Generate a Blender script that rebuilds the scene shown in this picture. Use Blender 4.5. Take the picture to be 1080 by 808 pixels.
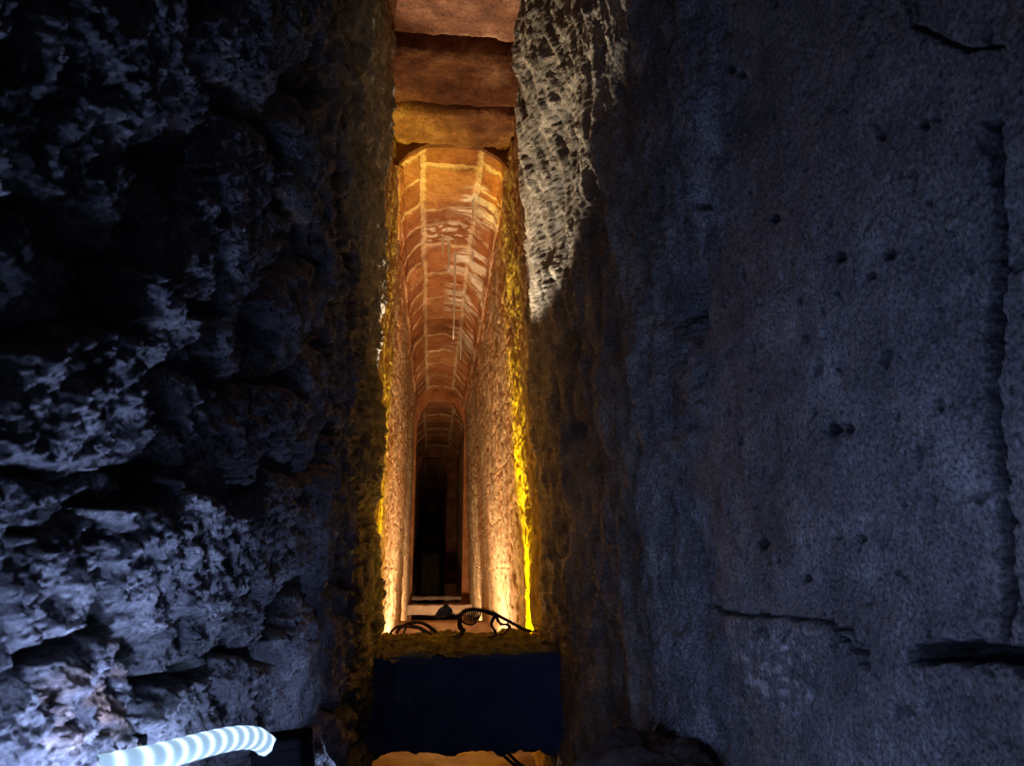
import bpy, math, random
import numpy as np
from mathutils import Vector

for _o in list(bpy.data.objects):
    bpy.data.objects.remove(_o)
SC = bpy.context.scene
COL = SC.collection

# ------------------------------------------------------------------ camera
FPX = 780.0
PITCH = math.radians(14.0)
YAW = math.radians(6.04)
cam_d = bpy.data.cameras.new('camera')
cam_d.sensor_width = 36.0
cam_d.lens = FPX / 1080.0 * 36.0
cam_d.clip_start = 0.02
cam_d.clip_end = 200
cam_d.dof.use_dof = True
cam_d.dof.focus_distance = 3.2
cam_d.dof.aperture_fstop = 14.0
cam = bpy.data.objects.new('camera', cam_d)
COL.objects.link(cam)
cam.location = (0, 0, 0)
cam.rotation_euler = (math.pi / 2 + PITCH, 0, -YAW)
SC.camera = cam
_F = np.array([math.sin(YAW) * math.cos(PITCH), math.cos(YAW) * math.cos(PITCH), math.sin(PITCH)])
_R = np.array([math.cos(YAW), -math.sin(YAW), 0.0])
_U = np.cross(_R, _F)


def ray(px, py):
    return _F + _R * ((px - 540.0) / FPX) + _U * ((404.0 - py) / FPX)


def at(px, py, d):
    """the place seen at a photo pixel, d metres down the passage"""
    r = ray(px, py)
    r = r * (d / r[1])
    return (float(r[0]), float(r[1]), float(r[2]))


def project(X, Y, Z):
    zc = X * _F[0] + Y * _F[1] + Z * _F[2]
    xc = X * _R[0] + Y * _R[1] + Z * _R[2]
    yc = X * _U[0] + Y * _U[1] + Z * _U[2]
    zc = np.maximum(zc, 0.05)
    return 540 + FPX * xc / zc, 404 - FPX * yc / zc


# ------------------------------------------------------------------ world and exposure
w = bpy.data.worlds.new('world')
SC.world = w
w.use_nodes = True
w.node_tree.nodes['Background'].inputs[0].default_value = (0.25, 0.32, 0.8, 1)
w.node_tree.nodes['Background'].inputs[1].default_value = 0.0
SC.view_settings.view_transform = 'Standard'
SC.view_settings.look = 'None'
SC.view_settings.gamma = 1
SC.view_settings.use_curve_mapping = False
SC.view_settings.exposure = 0.0


# ------------------------------------------------------------------ lights
def lamp(name, kind, loc, power, color, size=0.03, aim=None, angle=60, blend=0.5):
    ld = bpy.data.lights.new(name, kind)
    ld.energy = power
    ld.color = color
    if kind == 'AREA':
        ld.size = size
    else:
        ld.shadow_soft_size = size
    if kind == 'SPOT':
        ld.spot_size = math.radians(angle)
        ld.spot_blend = blend
    o = bpy.data.objects.new(name, ld)
    COL.objects.link(o)
    o.location = loc
    if aim is not None:
        v = Vector(aim) - Vector(loc)
        o.rotation_euler = v.to_track_quat('-Z', 'Y').to_euler()
    return o


WARM = (1.0, 0.73, 0.43)
YEL = (1.0, 0.80, 0.0)
BLUE = (0.38, 0.51, 1.0)
# uplights standing on the passage floor behind the cross block
lamp('uplight_left', 'SPOT', (-0.22, 4.88, -0.95), 400, YEL, 0.02, (-0.44, 5.08, 1.3), 30, 0.8)
lamp('uplight_right', 'SPOT', (0.47, 4.74, -0.95), 1000, YEL, 0.02, (0.78, 5.00, 0.45), 33, 0.8)
lamp('flood_warm', 'SPOT', (0.08, 6.7, -1.08), 300, WARM, 0.05, (0.08, 7.0, 2.4), 150, 0.8)
lamp('flood_warm_high', 'SPOT', (0.10, 5.2, -1.0), 120, WARM, 0.05, (0.10, 6.6, 3.0), 50, 0.9)
lamp('flood_warm_low', 'POINT', (0.12, 6.6, -0.9), 12, WARM, 0.05)
lamp('flood_far', 'SPOT', (0.2, 9.3, -0.95), 190, WARM, 0.05, (0.2, 12, 0.5), 110, 0.7)
lamp('spot_pale', 'SPOT', (-0.300, 4.40, 0.7), 240, (1.0, 0.9, 0.72), 0.008, (0.50, 2.3, 3.1), 60, 0.3)  # unseen spot added above the block for the pale patch, upper right wall
# added lamps boosting the lit rope, which runs on past lower left under the camera
lamp('rope_glow_a', 'POINT', (-0.212, 0.62, -0.200), 2.5, BLUE, 0.010)
lamp('rope_glow_b', 'POINT', (-0.215, 0.48, -0.140), 0.6, BLUE, 0.010)
lamp('rope_glow_c', 'POINT', (-0.205, 0.77, -0.222), 2.4, BLUE, 0.010)
lamp('fill_glow_d', 'POINT', (-0.08, 1.40, -0.34), 1.6, BLUE, 0.012)  # unseen fill added past the rope's end to brighten both walls
lamp('fill_spot_right', 'SPOT', (-0.12, 0.05, -0.25), 24, (0.34, 0.46, 1.0), 0.02, (0.6, 1.75, 0.35), 80, 1.0)  # unseen fill spot added by the camera to brighten the right wall


# ------------------------------------------------------------------ noise
def _hash(ix, iy, iz, seed):
    h = (ix.astype(np.uint32) * np.uint32(374761393)) ^ (iy.astype(np.uint32) * np.uint32(668265263)) \
        ^ (iz.astype(np.uint32) * np.uint32(2147483647 - 1234567)) ^ np.uint32(seed * 1013904223 & 0xffffffff)
    h = (h ^ (h >> np.uint32(13))) * np.uint32(1274126177)
    h = (h ^ (h >> np.uint32(16))) * np.uint32(2246822519)
    return h ^ (h >> np.uint32(15))


_GR = np.array([[1, 1, 0], [-1, 1, 0], [1, -1, 0], [-1, -1, 0], [1, 0, 1], [-1, 0, 1], [1, 0, -1], [-1, 0, -1],
                [0, 1, 1], [0, -1, 1], [0, 1, -1], [0, -1, -1], [1, 1, 0], [-1, 1, 0], [0, -1, 1], [0, -1, -1]],
               dtype=np.float32)


def perlin(x, y, z, seed=0):
    x = np.asarray(x, np.float32); y = np.asarray(y, np.float32); z = np.asarray(z, np.float32)
    x, y, z = np.broadcast_arrays(x, y, z)
    x0 = np.floor(x); y0 = np.floor(y); z0 = np.floor(z)
    fx = x - x0; fy = y - y0; fz = z - z0
    ix = x0.astype(np.int64); iy = y0.astype(np.int64); iz = z0.astype(np.int64)
    u = fx * fx * fx * (fx * (fx * 6 - 15) + 10)
    v = fy * fy * fy * (fy * (fy * 6 - 15) + 10)
    ww = fz * fz * fz * (fz * (fz * 6 - 15) + 10)
    out = 0
    for a in (0, 1):
        for b in (0, 1):
            for c in (0, 1):
                g = _GR[(_hash(ix + a, iy + b, iz + c, seed) & np.uint32(15)).astype(np.int64)]
                dt = g[..., 0] * (fx - a) + g[..., 1] * (fy - b) + g[..., 2] * (fz - c)
                out = out + dt * (u if a else 1 - u) * (v if b else 1 - v) * (ww if c else 1 - ww)
    return out


def fbm(x, y, z, octaves=4, seed=0, gain=0.5):
    s = 0; a = 1.0
    for i in range(octaves):
        s = s + a * perlin(x * 2 ** i + 7.3 * i, y * 2 ** i + 3.1 * i, z * 2 ** i, seed + i)
        a *= gain
    return s


def ridged(x, y, z, octaves=4, seed=0, gain=0.5):
    s = 0; a = 1.0
    for i in range(octaves):
        s = s + a * (1 - 2 * np.abs(perlin(x * 2 ** i + 1.3 * i, y * 2 ** i, z * 2 ** i, seed + i)))
        a *= gain
    return s


def sstep(a, b, x):
    t = np.clip((x - a) / (b - a), 0, 1)
    return t * t * (3 - 2 * t)


def polyline_dist(px, py, pts):
    d = np.full(px.shape, 1e9, np.float32)
    for (ax, ay), (bx, by) in zip(pts[:-1], pts[1:]):
        vx, vy = bx - ax, by - ay
        t = np.clip(((px - ax) * vx + (py - ay) * vy) / (vx * vx + vy * vy), 0, 1)
        d = np.minimum(d, np.hypot(px - ax - t * vx, py - ay - t * vy))
    return d


# ------------------------------------------------------------------ materials
def new_mat(name):
    m = bpy.data.materials.new(name)
    m.use_nodes = True
    nt = m.node_tree
    b = nt.nodes['Principled BSDF']
    return m, nt, b


def rock_mat(name, c_dark, c_mid, c_light, scale=6.0, bump=0.02, stretch=(1, 1, 1), rough=0.85, spec=0.3,
             pits=0.0, attr=True, fine=60.0, speck=0.0, pit_scale=34):
    m, nt, b = new_mat(name)
    N, L = nt.nodes.new, nt.links.new
    tc = N('ShaderNodeTexCoord')
    mp = N('ShaderNodeMapping'); mp.inputs['Scale'].default_value = stretch
    L(tc.outputs['Object'], mp.inputs[0])
    n1 = N('ShaderNodeTexNoise'); n1.inputs['Scale'].default_value = scale
    n1.inputs['Detail'].default_value = 9; n1.inputs['Roughness'].default_value = 0.65
    L(mp.outputs[0], n1.inputs['Vector'])
    cr = N('ShaderNodeValToRGB')
    e = cr.color_ramp.elements
    e[0].position = 0.34; e[0].color = (*c_dark, 1)
    e[1].position = 0.68; e[1].color = (*c_light, 1)
    k = e.new(0.5); k.color = (*c_mid, 1)
    L(n1.outputs['Fac'], cr.inputs[0])
    col = cr.outputs[0]
    n2 = N('ShaderNodeTexNoise'); n2.inputs['Scale'].default_value = fine
    n2.inputs['Detail'].default_value = 6; n2.inputs['Roughness'].default_value = 0.7
    L(mp.outputs[0], n2.inputs['Vector'])
    if speck:
        sr = N('ShaderNodeMapRange'); sr.inputs[1].default_value = 0.35; sr.inputs[2].default_value = 0.68
        sr.inputs[3].default_value = 1 - speck; sr.inputs[4].default_value = 1 + speck
        L(n2.outputs['Fac'], sr.inputs[0])
        mm = N('ShaderNodeMixRGB'); mm.blend_type = 'MULTIPLY'; mm.inputs[0].default_value = 1
        L(col, mm.inputs[1]); L(sr.outputs[0], mm.inputs[2]); col = mm.outputs[0]
    if attr:
        at_ = N('ShaderNodeAttribute'); at_.attribute_name = 'tint'
        mm = N('ShaderNodeMixRGB'); mm.blend_type = 'MULTIPLY'; mm.inputs[0].default_value = 1
        L(col, mm.inputs[1]); L(at_.outputs['Color'], mm.inputs[2]); col = mm.outputs[0]
    L(col, b.inputs['Base Color'])
    b.inputs['Roughness'].default_value = rough
    b.inputs['Specular IOR Level'].default_value = spec
    ad = N('ShaderNodeMath'); ad.operation = 'MULTIPLY_ADD'
    L(n2.outputs['Fac'], ad.inputs[0]); ad.inputs[1].default_value = 0.45
    L(n1.outputs['Fac'], ad.inputs[2])
    hgt = ad.outputs[0]
    if pits:
        vo = N('ShaderNodeTexVoronoi'); vo.inputs['Scale'].default_value = pit_scale
        L(mp.outputs[0], vo.inputs['Vector'])
        mr = N('ShaderNodeMapRange'); mr.inputs[1].default_value = 0.05; mr.inputs[2].default_value = 0.32
        mr.inputs[3].default_value = -pits; mr.inputs[4].default_value = 0
        L(vo.outputs['Distance'], mr.inputs[0])
        a2 = N('ShaderNodeMath'); a2.operation = 'ADD'
        L(hgt, a2.inputs[0]); L(mr.outputs[0], a2.inputs[1]); hgt = a2.outputs[0]
    bp = N('ShaderNodeBump'); bp.inputs['Strength'].default_value = 1.0
    bp.inputs['Distance'].default_value = bump
    L(hgt, bp.inputs['Height']); L(bp.outputs[0], b.inputs['Normal'])
    return m


def plain_mat(name, color, rough=0.6, metallic=0.0, noise=0.15, emit=None, strength=0.0, bump=0.0, scale=40):
    m, nt, b = new_mat(name)
    N, L = nt.nodes.new, nt.links.new
    tc = N('ShaderNodeTexCoord')
    n1 = N('ShaderNodeTexNoise'); n1.inputs['Scale'].default_value = scale; n1.inputs['Detail'].default_value = 5
    L(tc.outputs['Object'], n1.inputs['Vector'])
    mr = N('ShaderNodeMapRange'); mr.inputs[3].default_value = 1 - noise; mr.inputs[4].default_value = 1 + noise
    L(n1.outputs['Fac'], mr.inputs[0])
    mm = N('ShaderNodeMixRGB'); mm.blend_type = 'MULTIPLY'; mm.inputs[0].default_value = 1
    mm.inputs[1].default_value = (*color, 1)
    L(mr.outputs[0], mm.inputs[2]); L(mm.outputs[0], b.inputs['Base Color'])
    b.inputs['Roughness'].default_value = rough
    b.inputs['Metallic'].default_value = metallic
    if bump:
        bp = N('ShaderNodeBump'); bp.inputs['Distance'].default_value = bump
        L(n1.outputs['Fac'], bp.inputs['Height']); L(bp.outputs[0], b.inputs['Normal'])
    if emit:
        b.inputs['Emission Color'].default_value = (*emit, 1)
        b.inputs['Emission Strength'].default_value = strength
    return m


M = {}
M['left'] = rock_mat('dark_rough_stone', (0.13, 0.13, 0.14), (0.25, 0.24, 0.25), (0.50, 0.48, 0.48), 18, 0.022,
                     rough=0.55, spec=0.6, pits=0.5, fine=190, speck=0.6, pit_scale=85)
M['right'] = rock_mat('grey_plastered_stone', (0.13, 0.13, 0.135), (0.22, 0.215, 0.21), (0.36, 0.35, 0.34), 9, 0.010,
                      rough=0.55, spec=0.5, pits=0.25, fine=170, speck=0.9)
M['tan'] = rock_mat('tan_pitted_stone', (0.34, 0.22, 0.12), (0.50, 0.35, 0.20), (0.68, 0.51, 0.32), 5, 0.012,
                    stretch=(1, 1.3, 0.55), rough=0.8, pits=0.5, fine=45, speck=0.3)
M['brick'] = rock_mat('orange_brick', (0.27, 0.09, 0.03), (0.43, 0.16, 0.055), (0.56, 0.24, 0.10), 5, 0.008,
                      rough=0.85, fine=40, speck=0.15)
M['slab'] = rock_mat('red_brown_slab_stone', (0.13, 0.045, 0.018), (0.22, 0.08, 0.035), (0.38, 0.17, 0.085), 5, 0.02,
                     rough=0.8, fine=60, speck=0.35, pits=0.2)
M['block'] = rock_mat('dark_block_stone', (0.055, 0.085, 0.17), (0.07, 0.11, 0.21), (0.10, 0.15, 0.26), 6, 0.006,
                      rough=0.9, spec=0.15, fine=60)
M['beam'] = rock_mat('pinkish_beam_stone', (0.45, 0.28, 0.18), (0.6, 0.4, 0.27), (0.72, 0.52, 0.38), 5, 0.01, fine=40,
                     attr=False)
M['floor'] = rock_mat('sandy_floor_stone', (0.16, 0.09, 0.055), (0.24, 0.14, 0.09), (0.34, 0.21, 0.14), 5, 0.01, fine=40,
                      attr=False)
M['moss'] = rock_mat('mossy_dirt', (0.16, 0.13, 0.03), (0.42, 0.35, 0.09), (0.7, 0.6, 0.18), 14, 0.02, fine=90,
                     attr=False)
M['dirt_shade'] = rock_mat('dark_brown_earth', (0.04, 0.032, 0.028), (0.09, 0.07, 0.06), (0.15, 0.12, 0.1), 12, 0.012,
                     fine=90, attr=False)
M['bone'] = plain_mat('dark_brown_bone', (0.055, 0.035, 0.022), 0.6, noise=0.4)
M['cable'] = plain_mat('black_cable', (0.02, 0.018, 0.016), 0.5)
M['twig'] = plain_mat('old_rope', (0.11, 0.085, 0.03), 0.8, noise=0.4)
M['plastic'] = plain_mat('black_plastic', (0.0025, 0.0025, 0.003), 0.85, bump=0.0004, scale=300)
M['plastic'].node_tree.nodes['Principled BSDF'].inputs['Specular IOR Level'].default_value = 0.03
M['skull'] = plain_mat('lit_bone', (0.16, 0.16, 0.17), 0.6, noise=0.3)  # bone with the bluish light on the skull put into its colour
M['lime'] = plain_mat('white_lime_crust', (0.9, 0.88, 0.78), 0.7, noise=0.2)


# ------------------------------------------------------------------ mesh helpers
def link(name, me, mat, parent=None):
    o = bpy.data.objects.new(name, me)
    COL.objects.link(o)
    if mat is not None:
        me.materials.append(mat)
    if parent is not None:
        o.parent = parent
    return o


def tag(o, label=None, cat=None, group=None, kind=None):
    if label: o['label'] = label
    if cat: o['category'] = cat
    if group: o['group'] = group
    if kind: o['kind'] = kind
    return o


def grid_mesh(name, P, mat, tint=None, parent=None, flip=False, smooth=True, close_v=False):
    R, C = P.shape[:2]
    idx = np.arange(R * C).reshape(R, C)
    if close_v:
        idx = np.vstack([idx, idx[:1]])
    a = idx[:-1, :-1].ravel(); b = idx[:-1, 1:].ravel(); c = idx[1:, 1:].ravel(); d = idx[1:, :-1].ravel()
    q = np.stack([a, d, c, b] if flip else [a, b, c, d], 1).astype(np.int32)
    me = bpy.data.meshes.new(name)
    me.vertices.add(R * C)
    me.vertices.foreach_set('co', P.reshape(-1, 3).astype(np.float32).ravel())
    me.loops.add(q.size)
    me.loops.foreach_set('vertex_index', q.ravel())
    me.polygons.add(len(q))
    me.polygons.foreach_set('loop_start', np.arange(0, q.size, 4, dtype=np.int32))
    me.polygons.foreach_set('loop_total', np.full(len(q), 4, np.int32))
    me.polygons.foreach_set('use_smooth', np.full(len(q), smooth))
    me.update(calc_edges=True)
    if tint is None:
        tint = np.ones((R, C, 3), np.float32)
    ca = me.color_attributes.new('tint', 'FLOAT_COLOR', 'POINT')
    full = np.ones((R * C, 4), np.float32)
    full[:, :3] = tint.reshape(-1, 3)
    ca.data.foreach_set('color', full.ravel())
    return link(name, me, mat, parent)


def raw_mesh(name, verts, faces, mat, parent=None, smooth=True):
    me = bpy.data.meshes.new(name)
    me.from_pydata([tuple(v) for v in verts], [], faces)
    me.polygons.foreach_set('use_smooth', [smooth] * len(me.polygons))
    me.update()
    ca = me.color_attributes.new('tint', 'FLOAT_COLOR', 'POINT')
    ca.data.foreach_set('color', np.ones(len(me.vertices) * 4, np.float32))
    return link(name, me, mat, parent)


def rock_box(name, lo, hi, mat, n=(30, 20, 20), rough=0.02, rnd=0.03, seed=0, scale=6, parent=None, fn=None):
    """closed box whose six faces are subdivided, corners rounded and surface roughened"""
    lo = np.array(lo, float); hi = np.array(hi, float)
    V = {}; verts = []; faces = []

    def vid(i, j, k):
        key = (i, j, k)
        if key not in V:
            V[key] = len(verts)
            verts.append((i / n[0], j / n[1], k / n[2]))
        return V[key]
    nx, ny, nz = n
    for i in range(nx):
        for j in range(ny):
            faces.append((vid(i, j, 0), vid(i, j + 1, 0), vid(i + 1, j + 1, 0), vid(i + 1, j, 0)))
            faces.append((vid(i, j, nz), vid(i + 1, j, nz), vid(i + 1, j + 1, nz), vid(i, j + 1, nz)))
    for i in range(nx):
        for k in range(nz):
            faces.append((vid(i, 0, k), vid(i + 1, 0, k), vid(i + 1, 0, k + 1), vid(i, 0, k + 1)))
            faces.append((vid(i, ny, k), vid(i, ny, k + 1), vid(i + 1, ny, k + 1), vid(i + 1, ny, k)))
    for j in range(ny):
        for k in range(nz):
            faces.append((vid(0, j, k), vid(0, j, k + 1), vid(0, j + 1, k + 1), vid(0, j + 1, k)))
            faces.append((vid(nx, j, k), vid(nx, j + 1, k), vid(nx, j + 1, k + 1), vid(nx, j, k + 1)))
    U = np.array(verts)
    P = lo + U * (hi - lo)
    inner = np.clip(P, lo + rnd, hi - rnd)
    dv = P - inner
    ln = np.linalg.norm(dv, axis=1, keepdims=True)
    P = np.where(ln > 1e-9, inner + dv / np.maximum(ln, 1e-9) * np.minimum(ln, rnd), P)
    nrm = np.where(ln > 1e-9, dv / np.maximum(ln, 1e-9), 0)
    f = fbm(P[:, 0] * scale, P[:, 1] * scale, P[:, 2] * scale, 5, seed)
    P = P + nrm * (f * rough)[:, None]
    if fn is not None:
        P = fn(P, U)
    return raw_mesh(name, P, faces, mat, parent)


def smooth_path(pts, sub=6):
    pts = [np.array(p, float) for p in pts]
    if len(pts) < 3:
        return pts
    out = []
    ext = [2 * pts[0] - pts[1]] + pts + [2 * pts[-1] - pts[-2]]
    for i in range(1, len(ext) - 2):
        p0, p1, p2, p3 = ext[i - 1], ext[i], ext[i + 1], ext[i + 2]
        for s in range(sub):
            t = s / sub
            out.append(0.5 * ((2 * p1) + (-p0 + p2) * t + (2 * p0 - 5 * p1 + 4 * p2 - p3) * t * t
                              + (-p0 + 3 * p1 - 3 * p2 + p3) * t ** 3))
    out.append(pts[-1])
    return out


class MB:
    def __init__(self):
        self.v = []; self.f = []

    def tube(self, pts, rad, seg=8, sub=5, flat=1.0):
        n0 = len(pts)
        path = smooth_path(pts, sub) if sub > 1 else [np.array(p, float) for p in pts]
        if np.isscalar(rad):
            rr = [rad] * len(path)
        else:
            tt = np.linspace(0, n0 - 1, len(path))
            rr = np.interp(tt, range(n0), rad)
        base = len(self.v)
        up = np.array([0.13, 0.31, 0.94])
        for i, p in enumerate(path):
            a = path[max(i - 1, 0)]; b = path[min(i + 1, len(path) - 1)]
            t = b - a; t = t / (np.linalg.norm(t) + 1e-12)
            s = np.cross(t, up); s /= np.linalg.norm(s) + 1e-12
            u = np.cross(s, t)
            for k in range(seg):
                an = 2 * math.pi * k / seg
                self.v.append(tuple(p + (s * math.cos(an) + u * math.sin(an) * flat) * rr[i]))
        m = len(path)
        for i in range(m - 1):
            for k in range(seg):
                k2 = (k + 1) % seg
                self.f.append((base + i * seg + k, base + i * seg + k2, base + (i + 1) * seg + k2, base + (i + 1) * seg + k))
        for end, i in ((0, 0), (1, m - 1)):
            c = len(self.v); self.v.append(tuple(path[i]))
            for k in range(seg):
                k2 = (k + 1) % seg
                a, b = base + i * seg + k, base + i * seg + k2
                self.f.append((c, b, a) if end == 0 else (c, a, b))
        return self

    def ball(self, c, r, seg=10, rings=7):
        r = np.array(r if not np.isscalar(r) else (r, r, r), float); c = np.array(c, float)
        base = len(self.v)
        for i in range(rings + 1):
            ph = math.pi * i / rings
            for k in range(seg):
                th = 2 * math.pi * k / seg
                self.v.append(tuple(c + r * np.array([math.sin(ph) * math.cos(th), math.sin(ph) * math.sin(th), math.cos(ph)])))
        for i in range(rings):
            for k in range(seg):
                k2 = (k + 1) % seg
                self.f.append((base + i * seg + k, base + (i + 1) * seg + k, base + (i + 1) * seg + k2, base + i * seg + k2))
        return self

    def build(self, name, mat, parent=None, smooth=True):
        return raw_mesh(name, self.v, self.f, mat, parent, smooth)


def empty(name, loc):
    o = bpy.data.objects.new(name, None)
    COL.objects.link(o); o.location = loc
    o.empty_display_size = 0.05
    return o


# ------------------------------------------------------------------ near walls
FLOOR_Z = -1.15
TOP_Z = 3.3


def wall_grid(d0, d1, ncol, nrow, back=True, xref=0.3):
    s = np.linspace(xref / d0, xref / d1, ncol)
    d = xref / s
    if back:
        d = np.concatenate([np.linspace(-1.0, d0, 25)[:-1], d])
    de = np.maximum(d, d0)
    lo = np.arctan2(FLOOR_Z - 0.1, de); hi = np.arctan2(TOP_Z, de)
    t = np.linspace(0, 1, nrow)[:, None]
    ang = lo + (hi - lo) * t
    Z = np.tan(ang) * de
    Y = np.broadcast_to(d, Z.shape).copy()
    return Y.astype(np.float32), Z.astype(np.float32)


def stones_field(px, py, seeds, warp=10, seed=3, wamp=1.0):
    """elliptical Voronoi: distance to nearest and second-nearest stone, and that stone's own height"""
    wx = px + warp * 1.6 * fbm(px / 60, py / 60, 0.5, 4, seed) * wamp
    wy = py + warp * 1.6 * fbm(px / 60, py / 60, 5.5, 4, seed + 9) * wamp
    F1 = np.full(px.shape, 1e9, np.float32); F2 = F1.copy()
    H = np.zeros(px.shape, np.float32)
    for (cx, cy, rx, ry, ang, h, tx, ty) in seeds:
        ca, sa = math.cos(math.radians(ang)), math.sin(math.radians(ang))
        dx = wx - cx; dy = wy - cy
        a = (dx * ca + dy * sa) / rx; b = (-dx * sa + dy * ca) / ry
        dd = np.sqrt(a * a + b * b).astype(np.float32)
        hh = h + tx * np.clip(dx / rx, -1.5, 1.5) + ty * np.clip(dy / ry, -1.5, 1.5)
        near = dd < F1
        F2 = np.where(near, F1, np.minimum(F2, dd))
        H = np.where(near, hh, H)
        F1 = np.where(near, dd, F1)
    return F1, F2, H


def build_wall_left():
    Y, Z = wall_grid(0.33, 4.15, 560, 950)
    X0 = -0.292 - 0.014 * np.clip(Z, -1, 4)
    px, py = project(X0, Y, Z)
    bk = Y < 0.33
    px = np.where(bk, -320 + (Y - 0.33) * 300, px)
    # cx, cy, rx, ry, angle, height, tilt x, tilt y   (relief in metres per metre of distance)
    S = [
        (60, 425, 78, 75, 20, .050, .0, -.015), (12, 528, 45, 26, 10, .035, 0, 0), (150, 620, 66, 92, -8, .055, .01, -.015),
        (45, 610, 55, 62, 10, .045, 0, 0), (70, 740, 52, 85, 25, .040, 0, 0), (172, 765, 50, 42, 10, .040, 0, -.01),
        (15, 770, 40, 60, 0, .035, 0, 0), (240, 650, 22, 36, 0, .030, 0, 0), (245, 740, 38, 52, -10, .040, 0, 0),
        (160, 345, 85, 24, 48, .045, 0, -.02), (185, 450, 36, 62, -20, .040, .0, .0), (245, 470, 22, 60, 8, .042, 0, 0),
        (280, 560, 34, 78, -6, .040, .01, 0), (300, 700, 30, 70, 5, .045, 0, 0), (285, 450, 26, 55, 0, .035, 0, 0),
        (318, 420, 20, 80, 4, .030, 0, 0), (330, 560, 14, 90, 3, .036, 0, 0), (345, 690, 12, 70, 0, .030, 0, 0),
        (325, 780, 26, 30, 0, .03, 0, 0),
        (95, 130, 95, 170, 12, .040, .012, .0), (20, 270, 85, 65, 30, .020, 0, 0), (160, 240, 50, 120, -8, .028, .02, 0),
        (255, 60, 50, 85, -30, .045, .0, -.015), (250, 230, 42, 130, -8, .030, 0, 0), (300, 150, 24, 110, -12, .040, 0, 0),
        (290, 330, 36, 70, -8, .032, 0, 0), (335, 60, 20, 120, -3, .034, 0, 0), (330, 260, 14, 110, -2, .030, 0, 0),
        (350, 400, 12, 110, -1, .032, 0, 0), (360, 150, 14, 140, -2, .030, 0, 0), (365, 560, 9, 90, 0, .030, 0, 0),
        (378, 300, 12, 140, -1, .028, 0, 0), (380, 60, 12, 90, -1, .030, 0, 0), (385, 640, 10, 90, 0, .028, 0, 0),
        (386, 470, 10, 70, 0, .029, 0, 0), (215, 370, 22, 48, -35, .038, 0, 0),
        (110, 520, 34, 18, 20, .010, 0, 0), (225, 520, 16, 36, 0, .012, 0, 0),
    ]
    rnd = random.Random(4)
    for gy in list(range(-1500, 0, 150)) + list(range(900, 2600, 150)):
        for gx in range(-450, 400, 110):
            S.append((gx + rnd.uniform(-30, 30), gy + rnd.uniform(-40, 40), 60, 75, rnd.uniform(-20, 20),
                      rnd.uniform(.02, .05), 0, 0))
    for gy in range(0, 900, 140):
        for gx in (-420, -300, -180, -70):
            S.append((gx + rnd.uniform(-20, 20), gy + rnd.uniform(-40, 40), 60, 65, 0, rnd.uniform(.02, .05), 0, 0))
    F1, F2, H = stones_field(px, py, S, 11, 3)
    gap = F2 - F1
    body = sstep(0.0, 0.42, gap)
    dm = np.clip(Y, 0.45, 2.0)
    k = 0.55 + 0.45 * dm
    relief = (H + 0.012) * body ** 0.7
    relief += 0.016 * sstep(0.0, 1.0, gap)
    # rough pitted skin of the stones
    yy, zz = Y, Z
    r1 = fbm(yy * 9, zz * 9, 0.3, 5, 21)
    fr = sstep(0.9, 2.0, Y)
    r2 = ridged(yy * 26, zz * 22, 0.7, 4, 31, 0.65) * (1 - fr) + fr * ridged(yy * 16, zz * 4.5, 0.7, 4, 32, 0.65)
    r3 = fbm(yy * 70, zz * 60, 0.1, 3, 41, 0.6)
    stri = fbm(yy * 5 + 0.8 * fbm(yy * 3, zz * 3, 0, 2, 8), zz * 1.3, 0.3, 5, 51, 0.6)
    far = sstep(1.3, 3.0, Y)
    disp = relief * (0.9 - 0.35 * far) * k + r1 * 0.010 * (1 - 0.5 * far) + (r2 - 0.8) * (0.0095 + 0.006 * far) + r3 * 0.0055
    disp += stri * 0.035 * (0.25 + far) + 0.012 * sstep(2.9, 3.6, Y)
    pit = fbm(yy * 30, zz * 24, 3.3, 3, 61)
    disp -= 0.012 * sstep(0.28, 0.5, pit) * (0.4 + 0.6 * body)
    # the end of the wall closes on the passage behind
    edge = sstep(3.95, 4.12, Y)
    X = X0 - 0.035 + disp * (1 - edge) - 0.13 * edge
    X = np.where(bk, np.minimum(X, X0 + 0.03), X)
    P = np.stack([X, Y, Z], -1)
    # pinkish mortar low on the left and grey stone elsewhere
    warm = sstep(0.75, 0.2, np.hypot((px - 78) / 75, (py - 735) / 130)) * sstep(-0.25, 0.25, fbm(px / 28, py / 40, 0, 4, 77))
    vary = 1 + 0.18 * fbm(px / 50, py / 50, 1.0, 3, 5)
    t = np.ones(P.shape, np.float32) * vary[..., None]
    t = t * (1 - warm[..., None]) + warm[..., None] * np.array([1.75, 1.15, 0.8])
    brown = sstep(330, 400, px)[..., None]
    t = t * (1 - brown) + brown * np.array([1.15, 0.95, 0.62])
    t = t * (0.55 + 0.45 * body[..., None])
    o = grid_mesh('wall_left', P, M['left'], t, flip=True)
    tag(o, kind='structure')


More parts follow.
